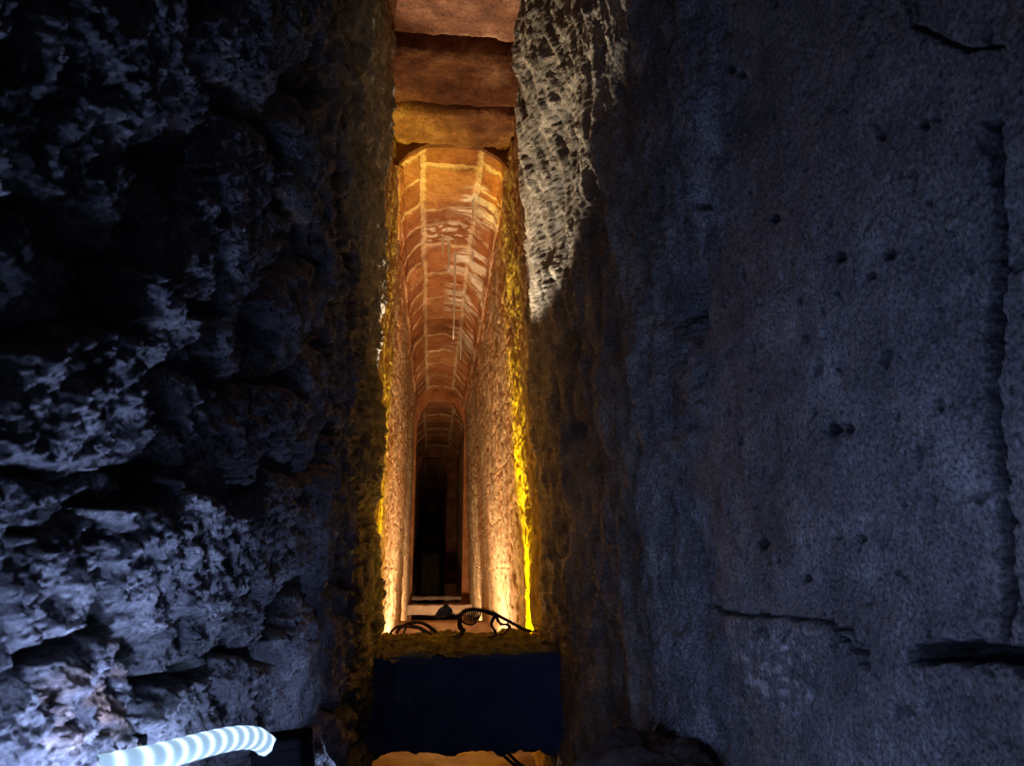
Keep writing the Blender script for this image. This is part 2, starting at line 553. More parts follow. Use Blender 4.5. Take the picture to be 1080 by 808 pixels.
def build_wall_right():
    Y, Z = wall_grid(0.62, 4.2, 620, 950, xref=0.6)
    X0 = 0.615 - 0.045 * np.clip(Z, -1, 3.3)
    px, py = project(X0, Y, Z)
    bk = Y < 0.62
    px = np.where(bk, 1250 + (0.62 - Y) * 400, px)
    yy, zz = Y, Z
    # rough flaking zone towards the passage, smooth plaster near the camera
    line = 742 + 22 * np.sin(py / 95.0) + 26 * fbm(py / 70, py / 300, 0.4, 3, 12)
    plaster = sstep(-16, 18, px - line)
    rough = 1 - plaster
    wz = zz + 0.12 * fbm(yy * 3, zz * 2, 0, 3, 17)
    flake = fbm(yy * 5.5 + 0.5 * fbm(yy * 2, zz * 2, 1, 2, 3), wz * 1.9, 0.6, 5, 71, 0.55)
    terr = np.floor(flake * 5 + 0.4 * fbm(yy * 9, zz * 6, 0, 3, 6)) / 5
    lumps = ridged(yy * 12, zz * 4.5, 0.2, 5, 81, 0.6)
    fine = fbm(yy * 60, zz * 45, 0.4, 4, 91, 0.65)
    disp = rough * (0.032 * flake + 0.014 * terr + 0.008 * (lumps - 0.9) + 0.012 * fbm(yy * 16, wz * 4.5, 0.9, 5, 83, 0.65) + 0.006 * fine)
    disp += plaster * (0.010 * fbm(yy * 3, zz * 3, 0.2, 3, 14) + 0.0028 * fine + 0.002)
    nearp = sstep(0.1, 0.9, plaster)
    pit = perlin(yy * 34, zz * 30, 8.8, 99)
    disp -= 0.008 * nearp * sstep(0.42, 0.6, pit)
    spots = np.zeros(px.shape)
    for (x_, y_, r_, dp) in ((870, 270, 5, .012), (922, 267, 5, .012), (760, 72, 4, .01), (772, 78, 3, .01), (865, 453, 6, .012),
                             (880, 452, 5, .012), (806, 230, 4, .01), (1025, 325, 6, .01), (955, 130, 5, .01), (893, 568, 4, .008),
                             (792, 574, 5, .01), (840, 610, 4, .008), (905, 290, 4, .008)):
        gs = np.exp(-((px - x_) ** 2 + (py - y_) ** 2) / (r_ * r_ * 1.3))
        disp -= 1.6 * dp * gs; spots = np.maximum(spots, gs)
    # hollows and ridges
    def dent(cx, cy, rx, ry, dep, ang=0):
        ca, sa = math.cos(math.radians(ang)), math.sin(math.radians(ang))
        n1 = 0.35 * fbm(px / 16, py / 22, cx * .1, 3, 9)
        a = ((px - cx) * ca + (py - cy) * sa) / rx; b = (-(px - cx) * sa + (py - cy) * ca) / ry
        return dep * sstep(1.15, 0.6, np.sqrt(a * a + b * b) + n1)
    disp -= dent(722, 315, 15, 52, .06) + dent(735, 205, 10, 16, .04) + dent(610, 462, 9, 26, .04)
    disp += dent(703, 410, 34, 85, .022, -4)
    disp -= dent(560, 745, 14, 60, .0)
    disp += dent(712, 690, 24, 30, .02)
    # the wall stands out a little where it ends
    disp += 0.05 * sstep(2.9, 3.6, Y)
    # cracks
    def crack(pts, wd, dep, jag=5, sd=4):
        jx = px + jag * fbm(px / 14, py / 14, 0.5, 3, sd); jy = py + jag * fbm(px / 14, py / 14, 4.5, 3, sd + 3)
        dd = polyline_dist(jx, jy, pts)
        return dep * sstep(wd, wd * 0.3, dd)
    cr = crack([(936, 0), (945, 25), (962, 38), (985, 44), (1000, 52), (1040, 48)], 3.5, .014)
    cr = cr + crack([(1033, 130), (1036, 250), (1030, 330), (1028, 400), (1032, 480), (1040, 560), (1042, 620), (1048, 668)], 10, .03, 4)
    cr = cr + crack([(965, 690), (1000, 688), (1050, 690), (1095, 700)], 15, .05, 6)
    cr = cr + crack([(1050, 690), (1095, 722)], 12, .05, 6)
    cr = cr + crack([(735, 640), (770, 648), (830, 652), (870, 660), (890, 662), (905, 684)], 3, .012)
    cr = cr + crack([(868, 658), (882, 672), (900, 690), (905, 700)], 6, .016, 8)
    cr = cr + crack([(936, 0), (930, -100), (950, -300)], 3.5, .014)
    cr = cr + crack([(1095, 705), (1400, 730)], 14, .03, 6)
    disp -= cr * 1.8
    dirt_shade = np.clip(cr / 0.012, 0, 1)  # painted shade as well as dirt, darkening cracks, pits and spots
    dirt_shade = np.maximum(dirt_shade, 0.6 * nearp * sstep(0.42, 0.55, pit))
    # a bulge where the wall ends, high up, that shades what lies nearer
    disp += 0.14 * sstep(20, 3, np.abs(px - 577 + 0.05 * (py - 100))) * sstep(260, 60, py)
    # the wall steps forward slightly below the horizontal joint
    disp += 0.01 * sstep(640, 668, py + 8 * fbm(px / 30, py / 30, 0, 2, 2)) * sstep(735, 760, px)
    edge = sstep(4.0, 4.18, Y)
    X = X0 + 0.02 - disp * (1 - edge) + 0.12 * edge
    P = np.stack([X, Y, Z], -1)
    t = np.ones(P.shape, np.float32)
    pale = sstep(0.05, 0.45, fbm(yy * 7, zz * 4, 0.9, 4, 33))
    pl = (plaster * 0.15 * pale)[..., None]
    t = t + pl
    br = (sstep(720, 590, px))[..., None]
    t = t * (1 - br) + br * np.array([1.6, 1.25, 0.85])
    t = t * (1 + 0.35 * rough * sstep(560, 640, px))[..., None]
    stain = (plaster * sstep(0.0, 0.4, fbm(yy * 2.2, zz * 2.2, 7, 3, 44)) * 0.3)[..., None]
    t = t * (1 - stain) + stain * np.array([1.1, 0.9, 0.75]) * 0.8
    t = t * (1 - 0.4 * rough * sstep(0.1, -0.5, flake))[..., None]
    dirt_shade = np.maximum(dirt_shade, sstep(0.15, 0.5, spots))
    t = t * (1 - 0.88 * dirt_shade)[..., None]
    chips = (sstep(0.12, 0.3, fbm(px / 9, py / 14, 0, 3, 66)) * sstep(60, 20, np.abs(px - 815)) * sstep(60, 20, np.abs(py - 705)))[..., None]
    t = t * (1 + 1.3 * chips)
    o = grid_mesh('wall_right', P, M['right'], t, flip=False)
    tag(o, kind='structure')


build_wall_left()
build_wall_right()


# ------------------------------------------------------------------ passage beyond: side walls, vaults, floor
def far_wall(name, side, y0, y1, xb, xt, z1, ncol, nrow, seed, amp=1.0, mat='tan', yl=None, ends=True):
    s = np.linspace(1 / y0, 1 / y1, ncol)
    Y = np.broadcast_to(1 / s, (nrow, ncol)).copy()
    Z = np.broadcast_to(np.linspace(FLOOR_Z - 0.05, z1, nrow)[:, None], Y.shape).copy()
    tz = (Z - FLOOR_Z) / (z1 - FLOOR_Z)
    X0 = xb + (xt - xb) * tz
    d = 0.030 * fbm(Y * 1.6, Z * 0.8, seed, 4, seed) + 0.013 * ridged(Y * 5, Z * 1.6, seed + .5, 4, seed + 2, 0.55) \
        + 0.010 * fbm(Y * 22, Z * 12, seed + .7, 4, seed + 5, 0.6)
    d -= 0.016 * sstep(0.22, 0.45, fbm(Y * 8, Z * 6, 1.1, 3, seed + 8))
    d -= 0.022
    # courses of stone
    zc = Z + 0.03 * fbm(Y * 1.5, Z * 2, 2.2, 2, 4)
    row = np.floor(zc / 0.42)
    jz = np.abs(zc / 0.42 - row - 0.5)
    yc = Y / 0.75 + 0.37 * row + 0.05 * fbm(Z * 4, Y * 1.0, 0, 2, 9)
    jy = np.abs(yc - np.floor(yc) - 0.5)
    groove = np.maximum(sstep(0.46, 0.5, jz), sstep(0.475, 0.5, jy))
    d -= 0.010 * groove * sstep(-0.3, 0.3, fbm(Y * 2, Z * 2, 3.3, 2, 13))
    X = X0 + (d if side < 0 else -d) * amp
    P = np.stack([X, Y, Z], -1)
    drip = fbm(Y * 9, Z * 0.45, 0.2, 4, seed + 20)
    t = np.ones(P.shape, np.float32) * (1 + 0.35 * drip)[..., None]
    red = (0.5 * sstep(-0.1, 0.4, fbm(Y * 3, Z * 0.6, 0.9, 3, seed + 30)))[..., None]
    t = t * (1 - red) + red * np.array([1.15, 0.8, 0.6])
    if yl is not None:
        # yellow glow of the lamps painted into the wall colour beside them
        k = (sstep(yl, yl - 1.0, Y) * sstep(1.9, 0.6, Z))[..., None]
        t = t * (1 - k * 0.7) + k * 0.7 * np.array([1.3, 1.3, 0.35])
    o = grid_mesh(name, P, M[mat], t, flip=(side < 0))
    tag(o, kind='structure')
    return o


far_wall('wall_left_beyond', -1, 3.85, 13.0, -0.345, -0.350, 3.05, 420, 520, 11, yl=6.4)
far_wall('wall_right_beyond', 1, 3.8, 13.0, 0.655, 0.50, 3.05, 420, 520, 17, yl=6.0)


def vault(name, y0, y1, xl, xr, zs, zt, ncol, nrow, seed, streaks=False, mat='brick', bl=0.74):
    """three-faced brick vault: sloping haunches either side of a flat crown"""
    cw = (xr - xl)
    prof = [(xl - 0.03, zs - 0.10), (xl, zs), (xl + 0.05 * cw, zs + 0.5 * (zt - zs)), (xl + 0.24 * cw, zs + 0.95 * (zt - zs)),
            (xl + 0.5 * cw, zt + 0.015), (xl + 0.74 * cw, zs + 0.95 * (zt - zs)), (xl + 0.95 * cw, zs + 0.5 * (zt - zs)), (xr, zs), (xr + 0.03, zs - 0.1)]
    pp = np.array(prof)
    seg = np.r_[0, np.cumsum(np.hypot(*np.diff(pp, axis=0).T))]
    u = np.linspace(0, seg[-1], nrow)
    xs = np.interp(u, seg, pp[:, 0]); zs_ = np.interp(u, seg, pp[:, 1])
    tx = np.gradient(xs); tz = np.gradient(zs_); ln = np.hypot(tx, tz)
    nx, nz = tz / ln, -tx / ln           # inward normal
    s = np.linspace(1 / y0, 1 / y1, ncol)
    Y = np.broadcast_to(1 / s, (nrow, ncol))
    Uu = np.broadcast_to(u[:, None], Y.shape)
    # rows of bricks: crown course wide, haunch courses slanting
    edges = np.array([0, seg[1] + 0.05, seg[3] - 0.02, seg[5] + 0.02, seg[7] - 0.05, seg[8] + 1e-3])
    wob = 0.025 * fbm(Y * 1.5, Uu * 4, seed, 3, seed)
    ue = Uu + wob
    row = np.clip(np.searchsorted(edges, ue.ravel()).reshape(ue.shape) - 1, 0, 4)
    # distance to course joints
    dj = np.min(np.abs(ue[..., None] - edges), -1)
    mid = (seg[-1]) / 2
    slant = 0.05 * np.cos((ue - mid) * 4)
    yc = (Y + slant + 0.06 * fbm(Y * 2, Uu * 5, 0.3, 3, seed + 3)) / np.where(row == 2, bl, bl * 0.55) + row * 0.37
    idx = np.floor(yc)
    dy = (0.5 - np.abs(yc - idx - 0.5)) * np.where(row == 2, bl, bl * 0.55)
    jd = np.minimum(dj, dy)
    mort = sstep(0.040, 0.016, jd + 0.014 * fbm(Y * 14, Uu * 14, 0, 3, seed + 6))
    hsh = (_hash(idx.astype(np.int64), row.astype(np.int64), np.zeros_like(row, dtype=np.int64), seed) % np.uint32(1000)) / 1000.0
    disp = 0.022 * (hsh - 0.5) * (1 - mort) + 0.004 * fbm(Y * 20, Uu * 20, 0, 3, seed + 7) - 0.012 * mort \
        + 0.01 * fbm(Y * 4, Uu * 5, 0.2, 3, seed + 8)
    kf = 0.4 + 0.6 * sstep(5.0, 8.5, Y)
    zz_ = zt - (zt - zs_[:, None]) * kf
    P = np.stack([xs[:, None] + nx[:, None] * disp, Y, zz_ + nz[:, None] * disp], -1)
    base = np.ones(P.shape) * (0.8 + 0.45 * hsh)[..., None]
    base = base * np.array([1, 1, 1]) + (hsh > 0.8)[..., None] * np.array([0.0, 0.18, 0.25])
    mc = np.array([1.7, 3.0, 4.6])
    t = base * (1 - mort[..., None]) + mort[..., None] * mc
    if streaks:
        # white lime that ran down the right haunch, and pale crust across the crown
        un = Uu / seg[-1]
        stk = fbm(Y * 8 + Uu * 0.6, Uu * 1.1, 0.6, 4, 123, 0.6)
        zone = sstep(5.0, 5.7, Y) * sstep(11.0, 8.6, Y) * sstep(0.47, 0.56, un) * sstep(0.93, 0.84, un)
        big = sstep(-0.05, 0.35, fbm(Y * 1.6, Uu * 2, 0.1, 2, 5) + 0.22 * sstep(7.0, 8.2, Y))
        wmask = sstep(-0.08, 0.12, stk) * zone * big
        band = sstep(0.35, 0.1, np.abs(Y - 6.55 + 0.4 * (un - .5))) * sstep(0.30, 0.38, un) * sstep(0.75, 0.6, un) \
            * sstep(-0.05, 0.2, fbm(Y * 10, Uu * 8, 0, 4, 15))
        wmask = np.clip(wmask + 0.8 * band, 0, 1)[..., None]
        t = t * (1 - wmask) + wmask * np.array([2.0, 4.4, 9.5])
    o = grid_mesh(name, P, M[mat], t.astype(np.float32), flip=True)
    tag(o, kind='structure')
    return o


vault('ceiling_vault', 5.0, 13.0, -0.345, 0.51, 2.66, 3.10, 900, 240, 5, True)


def section(y0, y1, xl, xr, zs, zt, tagname, seed):
    vault('ceiling_' + tagname, y0, y1, xl, xr, zs, zt, 260, 120, seed)
    far_wall('wall_left_' + tagname, -1, y0, y1, xl, xl, zs, 120, 200, seed + 4)
    far_wall('wall_right_' + tagname, 1, y0, y1, xr, xr - 0.04, zs, 120, 200, seed + 6)


section(13.0, 18.6, -0.44, 0.60, 2.45, 2.88, 'middle', 21)
section(18.6, 34.0, -0.42, 0.36, 2.25, 2.72, 'end', 41)


def frame_arch(name, y, xl, xr, zs, zt, oxl, oxr, ozt, mat, th=0.22, base=-1.2):
    """masonry face closing the step between one stretch of passage and the next"""
    cw = xr - xl
    inner = [(xl, base), (xl, zs), (xl + 0.08 * cw, zs + 0.5 * (zt - zs)), (xl + 0.25 * cw, zt), (xl + 0.5 * cw, zt + 0.01),
             (xl + 0.75 * cw, zt), (xr - 0.08 * cw, zs + 0.5 * (zt - zs)), (xr, zs), (xr, base)]
    outer = [(oxl, base), (oxl, zs), (oxl, zs + 0.5 * (zt - zs)), (oxl, ozt), (xl + 0.5 * cw, ozt),
             (oxr, ozt), (oxr, zs + 0.5 * (zt - zs)), (oxr, zs), (oxr, base)]
    v = []; f = []
    n = len(inner)
    for yy in (y, y + th):
        for p in inner: v.append((p[0], yy, p[1]))
        for p in outer: v.append((p[0], yy, p[1]))
    for i in range(n - 1):
        f.append((i, i + 1, n + i + 1, n + i))
        f.append((2 * n + i, 3 * n + i, 3 * n + i + 1, 2 * n + i + 1))
        f.append((i, 2 * n + i, 2 * n + i + 1, i + 1))
        f.append((n + i, n + i + 1, 3 * n + i + 1, 3 * n + i))
    f.append((0, n, 3 * n, 2 * n)); f.append((n - 1, 3 * n - 1, 4 * n - 1, 2 * n - 1)[::-1])
    o = raw_mesh(name, v, f, mat, smooth=False)
    tag(o, kind='structure')


frame_arch('wall_arch_near', 5.0, -0.315, 0.50, 2.92, 3.09, -0.8, 1.1, 3.6, M['slab'], 0.05, 2.9)
frame_arch('wall_arch_middle', 12.95, -0.315, 0.52, 2.45, 2.86, -0.8, 1.1, 3.6, M['brick'])
frame_arch('wall_arch_end', 18.5, -0.41, 0.34, 2.2, 2.66, -0.9, 1.2, 3.4, M['slab'])
o = rock_box('wall_end', (-1.2, 34.0, -1.4), (1.2, 34.4, 3.4), M['tan'], (14, 3, 22), 0.02); tag(o, kind='structure')

# floor, dark earth on the near side and sandy stone beyond
xs = np.linspace(-0.7, 1.1, 60)
ys = np.r_[np.linspace(-1.2, 4.4, 90)]
XX, YY = np.meshgrid(xs, ys)
ZZ = FLOOR_Z + 0.02 * fbm(XX * 4, YY * 4, 0, 4, 3)
o = grid_mesh('floor', np.stack([XX, YY, ZZ], -1), M['dirt_shade'], flip=False); tag(o, kind='structure')
ys = np.r_[np.linspace(4.4, 14, 200), np.linspace(14.2, 34.2, 60)]
XX, YY = np.meshgrid(xs, ys)
ZZ = FLOOR_Z + 0.02 * fbm(XX * 4, YY * 4, 0, 4, 3)
o = grid_mesh('floor_beyond', np.stack([XX, YY, ZZ], -1), M['floor'], flip=False); tag(o, kind='structure')
# wall behind the camera and roof over the near side
o = rock_box('wall_back', (-0.8, -1.3, -1.25), (1.2, -0.95, 3.5), M['right'], (20, 4, 40), 0.03, seed=5); tag(o, kind='structure')


def near_roof():
    xs = np.linspace(-0.75, 1.0, 60); ys = np.linspace(-1.1, 2.72, 110)
    XX, YY = np.meshgrid(xs, ys)
    ZZ = 3.12 + 0.03 * fbm(XX * 5, YY * 5, 0, 4, 3)
    o = grid_mesh('ceiling', np.stack([XX, YY, ZZ], -1), M['slab'], flip=True); tag(o, kind='structure')
near_roof()


# ------------------------------------------------------------------ capping slabs
def slab(y0, y1, z, label, seed, wedge=0.0, pale=None, drop=0.0):
    def fn(P, U):
        m = U[:, 2] < 0.5
        P = P.copy()
        edgez = 0.028 * sstep(0.10, 0.0, U[:, 1]) * 1.0 + 0.02 * sstep(0.93, 1.0, U[:, 1])
        n = fbm(P[:, 0] * 7, P[:, 1] * 7, 0.3 + seed, 5, seed + 50, 0.6)
        P[:, 2] += np.where(m, edgez + 0.018 * n, 0)
        P[:, 1] += 0.012 * fbm(P[:, 0] * 5, seed + 0.5, 0, 4, seed) * np.where(U[:, 1] < 0.5, 1, 1)
        P[:, 1] += wedge * (P[:, 0] - 0.1) * np.where(U[:, 1] < 0.5, 1, 0)
        return P
    o = rock_box('capping_slab', (-0.62, y0, z), (0.85, y1, z + 0.34), M['slab'], (90, 50, 6), 0.012, 0.025, seed, 9, fn=fn)
    me = o.data
    co = np.empty(len(me.vertices) * 3, np.float32); me.vertices.foreach_get('co', co); co = co.reshape(-1, 3)
    t = np.ones((len(co), 4), np.float32)
    if pale:
        for (cx, cy, rx, ry, c) in pale:
            k = sstep(1.1, 0.3, np.hypot((co[:, 0] - cx) / rx, (co[:, 1] - cy) / ry) + 0.7 * fbm(co[:, 0] * 14, co[:, 1] * 9, 0, 4, seed))
            t[:, :3] = t[:, :3] * (1 - k[:, None]) + k[:, None] * np.array(c)
    me.color_attributes['tint'].data.foreach_set('color', t.ravel())
    tag(o, label, 'stone slab', 'capping slabs roofing the passage before the vault')


slab(2.74, 3.15, 3.12, 'red-brown roof slab next nearest the camera side, just above the frame top', 1)
slab(3.16, 3.86, 3.10, 'topmost red-brown roof slab, above the wide black crack', 2, pale=[(0.1, 3.85, 0.3, 0.05, (1.9, 2.4, 2.6))])
slab(4.0, 4.55, 3.11, 'roof slab below the wide black crack, with pale patches at its right', 3, wedge=0.03,
     pale=[(0.33, 4.2, 0.10, 0.16, (1.9, 2.6, 3.2)), (-0.05, 4.2, 0.16, 0.14, (1.4, 1.6, 1.3)), (0.1, 4.03, 0.4, 0.05, (1.4, 1.6, 1.4))])
slab(4.565, 5.02, 3.085, 'narrow orange roof slab lowest in view, where the brick vault begins', 4,
     pale=[(0.1, 4.8, 1.6, 1.2, (1.6, 1.9, 1.8))])


# ------------------------------------------------------------------ the dark cross block with its earth and moss
def block():
    def fn(P, U):
        P = P.copy()
        n = fbm(P[:, 0] * 9, P[:, 1] * 6, 0.2, 5, 31, 0.6)
        P[:, 2] += np.where(U[:, 2] < 0.02, 0.035 * n + 0.05 * (P[:, 0] + 0.28) * sstep(0.1, -0.3, P[:, 0]) + 0.02 * sstep(-0.1, -0.3, P[:, 0]) * -1.5, 0)
        return P
    root = empty('cross_block', (0.15, 4.1, -0.9))
    tag(root, 'dark square stone block spanning the passage, topped with mossy earth', 'stone block')
    b = rock_box('block', (-0.36, 3.7, -0.830), (0.72, 4.52, -0.402), M['block'], (120, 40, 40), 0.012, 0.02, 7, 8, fn=fn)
    xs = np.linspace(-0.36, 0.72, 240); ys = np.linspace(3.70, 4.52, 150)
    XX, YY = np.meshgrid(xs, ys)
    e = np.minimum(YY - 3.70, 4.52 - YY)
    ZZ = -0.388 + 0.03 * fbm(XX * 6, YY * 6, 0.1, 5, 19, 0.6) + 0.012 * fbm(XX * 40, YY * 40, 0, 3, 20)
    ZZ += 0.022 * sstep(0.15, 0.5, YY - 3.68)
    ZZ = np.where(e < 0.06, ZZ - (0.06 - e) * 0.5, ZZ)
    s = grid_mesh('moss_layer', np.stack([XX, YY, ZZ], -1), M['moss'])
    s['label'] = 'yellow-green mossy earth on the block top'
    for c in (b, s):
        c.parent = root
        c.location = -Vector(root.location)
block()


def far_beam(y0, y1, zb, zt, label, seed):
    o = rock_box('cross_beam', (-0.36, y0, zb), (0.68, y1, zt), M['beam'], (40, 8, 8), 0.02, 0.02, seed, 5)
    tag(o, label, 'stone beam', 'pale beams crossing the passage floor')


far_beam(8.6, 9.0, -1.1, -0.592, 'pale pinkish stone beam directly behind the animal skeleton', 3)
far_beam(11.9, 12.3, -0.71, -0.56, 'pale stone beam seen between two dark gaps, above skeleton head level', 5)
far_beam(14.6, 15.0, -0.60, -0.535, 'thin farthest pale stone beam at foot of the dark tunnel', 9)


# ------------------------------------------------------------------ earth mound by the right wall, ledge by the left wall
def mound():
    na, nr = 90, 40
    cx, cy, rx, ry, top = 0.52, 1.75, 0.42, 0.75, -0.37
    rr = np.linspace(0, 1, nr); th = np.linspace(0, 2 * math.pi, na, endpoint=False)
    T, Rr = np.meshgrid(th, rr, indexing='ij')
    X = np.minimum(cx + rx * Rr * np.cos(T), 0.60); Y = cy + ry * Rr * np.sin(T)
    Z = FLOOR_Z - 0.02 + (top - FLOOR_Z) * (1 - Rr ** 2.2) ** 0.8
    Z += (0.05 * fbm(X * 5, Y * 5, 0, 5, 4) + 0.012 * ridged(X * 18, Y * 18, 0, 4, 8)) * sstep(1.0, 0.8, Rr)
    P = np.stack([X, Y, Z], -1)
    o = grid_mesh('earth_mound', P, M['dirt_shade'], close_v=True, flip=True)
    tag(o, 'dark brown mound of earth banked against the foot of the right wall', 'earth')
mound()

led_d = 1.0
def ledge():
    def fn(P, U):
        P = P.copy()
        n = fbm(P[:, 0] * 14, P[:, 1] * 9, P[:, 2] * 9, 5, 88, 0.6)
        P[:, 2] += np.where(U[:, 2] > 0.5, 0.014 * n, 0)
        P[:, 0] += np.where(U[:, 0] > 0.5, 0.02 * n, 0)
        return P
    o = rock_box('ledge_stone', (-0.315, 0.1, -1.12), (-0.150, 1.32, -0.262), M['left'], (30, 120, 60), 0.012, 0.03, 12, 12, fn=fn)
    tag(o, 'rough grey ledge stone at foot of left wall carrying the light rope', 'stone')
ledge()


# ------------------------------------------------------------------ rope light with black end caps
def rope_light():
    root = empty('rope_light', at(285, 780, 1.05))
    tag(root, 'glowing bluish white rope light lying along foot of the left wall', 'rope light')
    pts = [at(-60, 850, .62), at(20, 830, .66), at(90, 814, .70), at(150, 803, .74), at(195, 791, .80), at(230, 782, .86), at(255, 778, .91), at(272, 780, .95), at(284, 790, .975), at(290, 800, .99)]
    pts = [(-0.10, -0.1, -0.24), (-0.16, 0.2, -0.235)] + pts
    path = smooth_path(pts, 10)
    mt, nt, b = new_mat('glowing_clear_tube')
    N, L = nt.nodes.new, nt.links.new
    an = N('ShaderNodeAttribute'); an.attribute_name = 'tint'
    L(an.outputs['Color'], b.inputs['Emission Color']); b.inputs['Emission Strength'].default_value = 1.0
    b.inputs['Base Color'].default_value = (0.03, 0.04, 0.05, 1); b.inputs['Roughness'].default_value = 0.25
    # resample evenly
    A = np.array(path); seg = np.r_[0, np.cumsum(np.linalg.norm(np.diff(A, axis=0), axis=1))]
    n = 420
    s = np.linspace(0, seg[-1], n)
    Q = np.stack([np.interp(s, seg, A[:, i]) for i in range(3)], 1)
    mb = MB(); mb.tube([tuple(q) for q in Q], 0.012, seg=14, sub=1)
    t = mb.build('clear_tube', mt, root)
    t.location = -Vector(root.location)
    me = t.data
    nv = len(me.vertices)
    ring = np.minimum(np.arange(nv) // 14, n - 1)
    ph = (s[ring] / 0.024) % 1.0
    pulse = np.exp(-((ph - 0.5) / 0.17) ** 2)
    c = np.ones((nv, 4), np.float32)
    c[:, :3] = np.array([0.38, 0.6, 0.85]) * 0.9 + pulse[:, None] * np.array([1.0, 1.5, 2.4])
    me.color_attributes['tint'].data.foreach_set('color', c.ravel())

    def cap(px, py, w_, h_, l_, d, label=None, rot=0.0):
        p = Vector(at(px, py, d))
        bx = rock_box('end_cap', (-w_, -l_, -h_), (w_, l_, h_), M['plastic'], (12, 12, 12), 0.0, 0.005, 3, 5)
        bx.parent = root
        bx.location = p - Vector(root.location)
        bx.rotation_euler = (0.05, rot, -0.12)
        # moulded lip around the top and two side grooves
        m2 = MB()
        for zz_ in (h_ * 0.55, h_ * 0.05, -h_ * 0.45):
            m2.tube([(-w_ * 1.02, -l_ * 1.0, zz_), (w_ * 1.02, -l_ * 1.0, zz_)], 0.0016, 6, 1)
            m2.tube([(-w_ * 1.0, -l_ * 1.02, zz_), (-w_ * 1.0, l_, zz_)], 0.0016, 6, 1)
        r = m2.build('rib', M['plastic'], bx)
        if label: bx['label'] = label
    cap(299, 799, 0.030, 0.025, 0.03, 0.99, 'black end cap closing the lit tube', -0.12)
    cap(124, 799, 0.016, 0.018, 0.025, .80, 'small black clip behind the tube', 0.1)
    cb = MB(); cb.tube([at(141, 808, .82), at(148, 796, .80), at(146, 787, .79), at(138, 790, .79)], 0.003, 8)
    c_ = cb.build('cord', M['twig'], root); c_.location = -Vector(root.location)
rope_light()


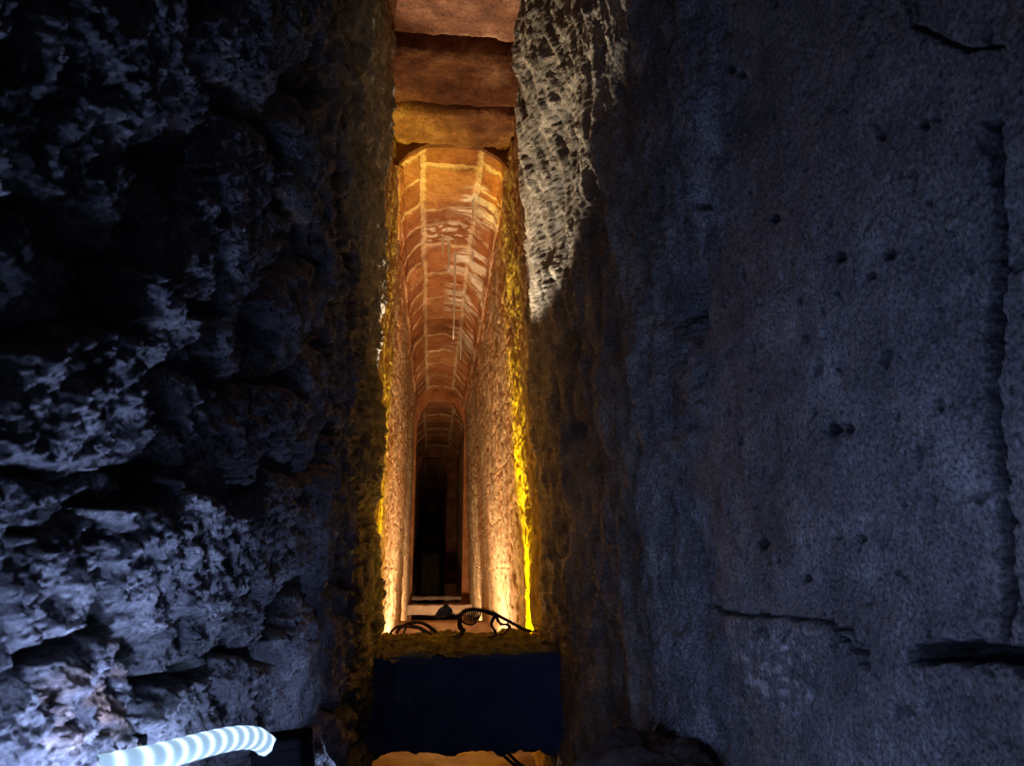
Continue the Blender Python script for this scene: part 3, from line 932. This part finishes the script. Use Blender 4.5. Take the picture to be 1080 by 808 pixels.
# ------------------------------------------------------------------ animal skeleton on the block
def skeleton():
    D = 4.12
    PXM = 1.0 / 780 * (D * math.cos(PITCH) - 0.36 * math.sin(PITCH))
    base = Vector(at(500, 672.5, D))
    root = empty('animal_skeleton', base)
    tag(root, 'dark skeleton of a small four-legged animal standing on the mossy block', 'skeleton')

    def q(px, py, dy=0.0):
        return ((px - 500) * PXM, dy, (671 - py) * PXM * 1.02)

    # skull: cranium tapering to a snout, open jaw, cheek arches and two upright ears
    m = MB()
    m.tube([q(457.5, 652.5), q(462, 649.5), q(466.5, 646.5), q(471.5, 645.5), q(476, 647.5)], [.007, .017, .028, .029, .013], 12, 4, 0.95)
    m.tube([q(468, 645, -.02), q(472, 649, -.03), q(475, 648, -.02)], .004, 6)
    m.tube([q(468, 645, .02), q(472, 649, .03), q(475, 648, .02)], .004, 6)
    sk = m.build('skull', M['skull'], root)
    sk['label'] = 'skull pointing left, slate-blue light painted into its bone'
    for s in (-1, 1):
        e = MB(); e.tube([q(470 + s, 642, s * .014), q(469.8 + 1.5 * s, 640, s * .02), q(470.5 + 2.2 * s, 638, s * .024)], [.009, .0075, .003], 6, 3)
        e.build('ear', M['bone'], sk)
    j = MB()
    j.tube([q(460, 653.5), q(466, 653.5, .008), q(473, 652.5, .018), q(475, 649, .018)], [.004, .005, .006, .005], 6)
    j.tube([q(460, 653.5), q(466, 653.5, -.008), q(473, 652.5, -.018), q(475, 649, -.018)], [.004, .005, .006, .005], 6)
    j.build('jaw', M['bone'], sk)
    # backbone with knobbly vertebrae
    sp_pts = [q(475, 649), q(480, 652), q(484, 650.5), q(489, 646.5), q(497, 644.5), q(505, 645), q(512, 646.5), q(519, 649)]
    path = smooth_path(sp_pts, 4)
    sp = MB(); sp.tube(sp_pts, .0075, 8)
    for i, p in enumerate(path):
        sp.ball(p, (.007, .013, .012), 6, 5)
        sp.tube([tuple(p), tuple(p + np.array([.004, 0, .018]))], [.004, .0015], 5, 1)
    sp.build('spine', M['bone'], root)
    # rib cage: pairs of hooped ribs joined to a breastbone
    rc = empty('rib_cage', (0, 0, 0)); rc.parent = root
    for i in range(9):
        t = i / 8
        tx = 487.5 + 17 * t
        top = 647.0 - 2.2 * math.sin(min(t * 1.5, 1) * math.pi / 2)
        bot = 656.0 + 3.2 * math.sin(t * math.pi) - 1.5 * t
        bx_ = tx + 1.5 - 1.5 * t
        wdt = .026 + .014 * math.sin(t * math.pi)
        for s in (-1, 1):
            r = MB()
            r.tube([q(tx, top), q(tx + 1, top + (bot - top) * .15, s * wdt * .8), q(tx + 1.6, (top + bot) / 2, s * wdt), q(bx_ + .5, bot - (bot - top) * .12, s * wdt * .6), q(bx_, bot, 0)],
                   [.0028, .0028, .0028, .0026, .002], 6, 4)
            r.build('rib', M['bone'], rc)
    b = MB(); b.tube([q(486, 655), q(491, 658.5), q(498, 659.3), q(503, 656.5)], [.006, .005, .005, .003], 6)
    b.build('breastbone', M['bone'], rc)
    # shoulder blades and hips
    for s in (-1, 1):
        g = MB(); g.tube([q(488, 646, s * .03), q(486, 650, s * .034), q(484, 654, s * .03)], [.004, .011, .007], 8, 4, .5)
        g.build('shoulder_blade', M['bone'], root)
        h = MB(); h.tube([q(515, 646, s * .022), q(520, 648.5, s * .026), q(524, 651.5, s * .02)], [.006, .011, .008], 8, 4, .6)
        h.build('hip_bone', M['bone'], root)

    def leg(pts, rad):
        l = MB(); l.tube(pts, rad, 7, 3)
        for p in pts[1:-2]:
            l.ball(p, .0095, 8, 6)
        foot = pts[-1]
        for k in (-1, 0, 1):
            l.tube([foot, (foot[0] - .018, foot[1] + k * .009, foot[2] - .001), (foot[0] - .028, foot[1] + k * .013, foot[2] - .006)], [.0045, .004, .002], 5, 2)
        l.build('leg', M['bone'], root)
    leg([q(485, 652, -.03), q(483.5, 658, -.032), q(484.5, 662.5, -.032), q(489, 664, -.03), q(486.5, 669, -.032), q(484, 672, -.034)], [.012, .009, .009, .008, .0065, .006])
    leg([q(485, 652, .03), q(485.5, 658, .032), q(487, 663, .032), q(486, 668, .03), q(482, 671, .03)], [.011, .008, .008, .007, .006])
    leg([q(522, 650, -.025), q(518.5, 656, -.03), q(518, 660, -.03), q(521.5, 665.5, -.03), q(523, 669.5, -.03), q(519, 671, -.03)], [.010, .008, .006, .006, .0055, .005])
    leg([q(523, 651, .025), q(526, 656, .03), q(529, 659.5, .03), q(536, 660, .03), q(538, 662, .03), q(535, 667, .03), q(532, 670, .03)], [.010, .008, .006, .006, .0055, .005, .004])
    t = MB()
    tp = [q(520, 648), q(528, 652), q(537, 656.5), q(546, 661), q(553, 664.5), q(562, 666.5), q(570, 668)]
    t.tube(tp, [.011, .0095, .0075, .0065, .0055, .004, .002], 8)
    for i, p in enumerate(smooth_path(tp, 4)[:20]):
        t.ball(p, (.0075, .009, .010), 6, 5)
    t.build('tail', M['bone'], root)
    root.location.z += 0.006
skeleton()


# ------------------------------------------------------------------ loops of old rope beside it, wires
def coil():
    m = MB()
    D = 4.3
    def a(px, py, dd=0.0): return at(px, py, D + dd)
    m.tube([a(411, 669), a(416, 663), a(424, 660), a(434, 661.5), a(443, 663), a(452, 667), a(457, 670)], .0075, 8)
    m.tube([a(418, 668, .05), a(423, 661.5, .05), a(431, 657.5, .05), a(441, 656.5, .05), a(450, 659, .05), a(457, 663.5, .05), a(462, 669, .05)], .0085, 8)
    m.tube([a(425, 669, .1), a(430, 660, .1), a(438, 656.5, .1), a(447, 658.5, .1), a(455, 664, .1), a(459, 669, .1)], .006, 8)
    m.tube([a(430, 656.5, .02), a(438, 660.5, .03), a(446, 666, .04), a(450, 670, .04)], .0055, 8)
    m.tube([a(424, 662, .0), a(434, 659.5, .03), a(443, 661.5, .04), a(449, 665, .04), a(451, 669, .04)], .0055, 8)
    o = m.build('rope_coil', M['twig'])
    tag(o, 'loose loops of old mossy rope lying on the block left of skeleton', 'rope')
    w_ = MB(); w_.tube([at(560, 667, 4.25), at(568, 664.5, 4.2), at(575, 667.5, 4.1)], .004, 6)
    w_.tube([at(563, 658, 4.2), at(570, 662, 4.15), at(578, 668, 4.1)], .003, 6)
    o = w_.build('twig', M['cable']); tag(o, 'thin dark forked twig at the block right end by tail tip', 'twig')
    for i, (p0, p1, lb) in enumerate((((520, 783), (575, 830), 'upper of two dark cables slanting down beneath the block'),
                                      ((508, 776), (560, 826), 'lower of two dark cables slanting down beneath the block'))):
        c = MB()
        a0 = at(p0[0] + 6, p0[1], 4.5); a1 = at(p1[0], p1[1] - 0, 4.5)
        c.tube([(a0[0], a0[1], a0[2]), tuple((np.array(a0) + np.array(a1)) / 2 + np.array([0, 0, -.006])), (a1[0], a1[1] + .1, max(a1[2], FLOOR_Z + .02))], .010, 8)
        o = c.build('cable', M['cable']); tag(o, lb, 'cable', 'cables hanging under the block')
coil()


# ------------------------------------------------------------------ thin white lime straws hanging from the vault
def straws():
    L = [(467, 254, 268, 'short lime straw, leftmost in the row at the yellow crust'),
         (473.5, 258, 288, 'lime straw hanging just right of the leftmost short one'),
         (480, 268, 360, 'longest white lime straw, hanging down the centre of the vault'),
         (499, 214, 237, 'lime straw hanging highest and nearest under the vault'),
         (498.5, 262, 278, 'short lime straw below the highest one on the right haunch'),
         (486, 352, 380, 'lime straw at lower centre, beyond the longest one')]
    for px, y0, y1, lab in L:
        r = ray(px, y0); top = Vector(r * (3.075 / r[2]))
        pxm = (top.y * math.cos(PITCH) + top.z * math.sin(PITCH)) / FPX
        ln = (y1 - y0) * pxm * 1.02
        m = MB()
        m.tube([top + Vector((0, 0, .06)), top, top + Vector((.003, 0, -ln * .5)), top + Vector((0, 0, -ln))], [.018, .013, .010, .006], 7, 4)
        o = m.build('lime_straw', M['lime'])
        tag(o, lab, 'stalactite', 'lime straws hanging from the brick vault')
straws()
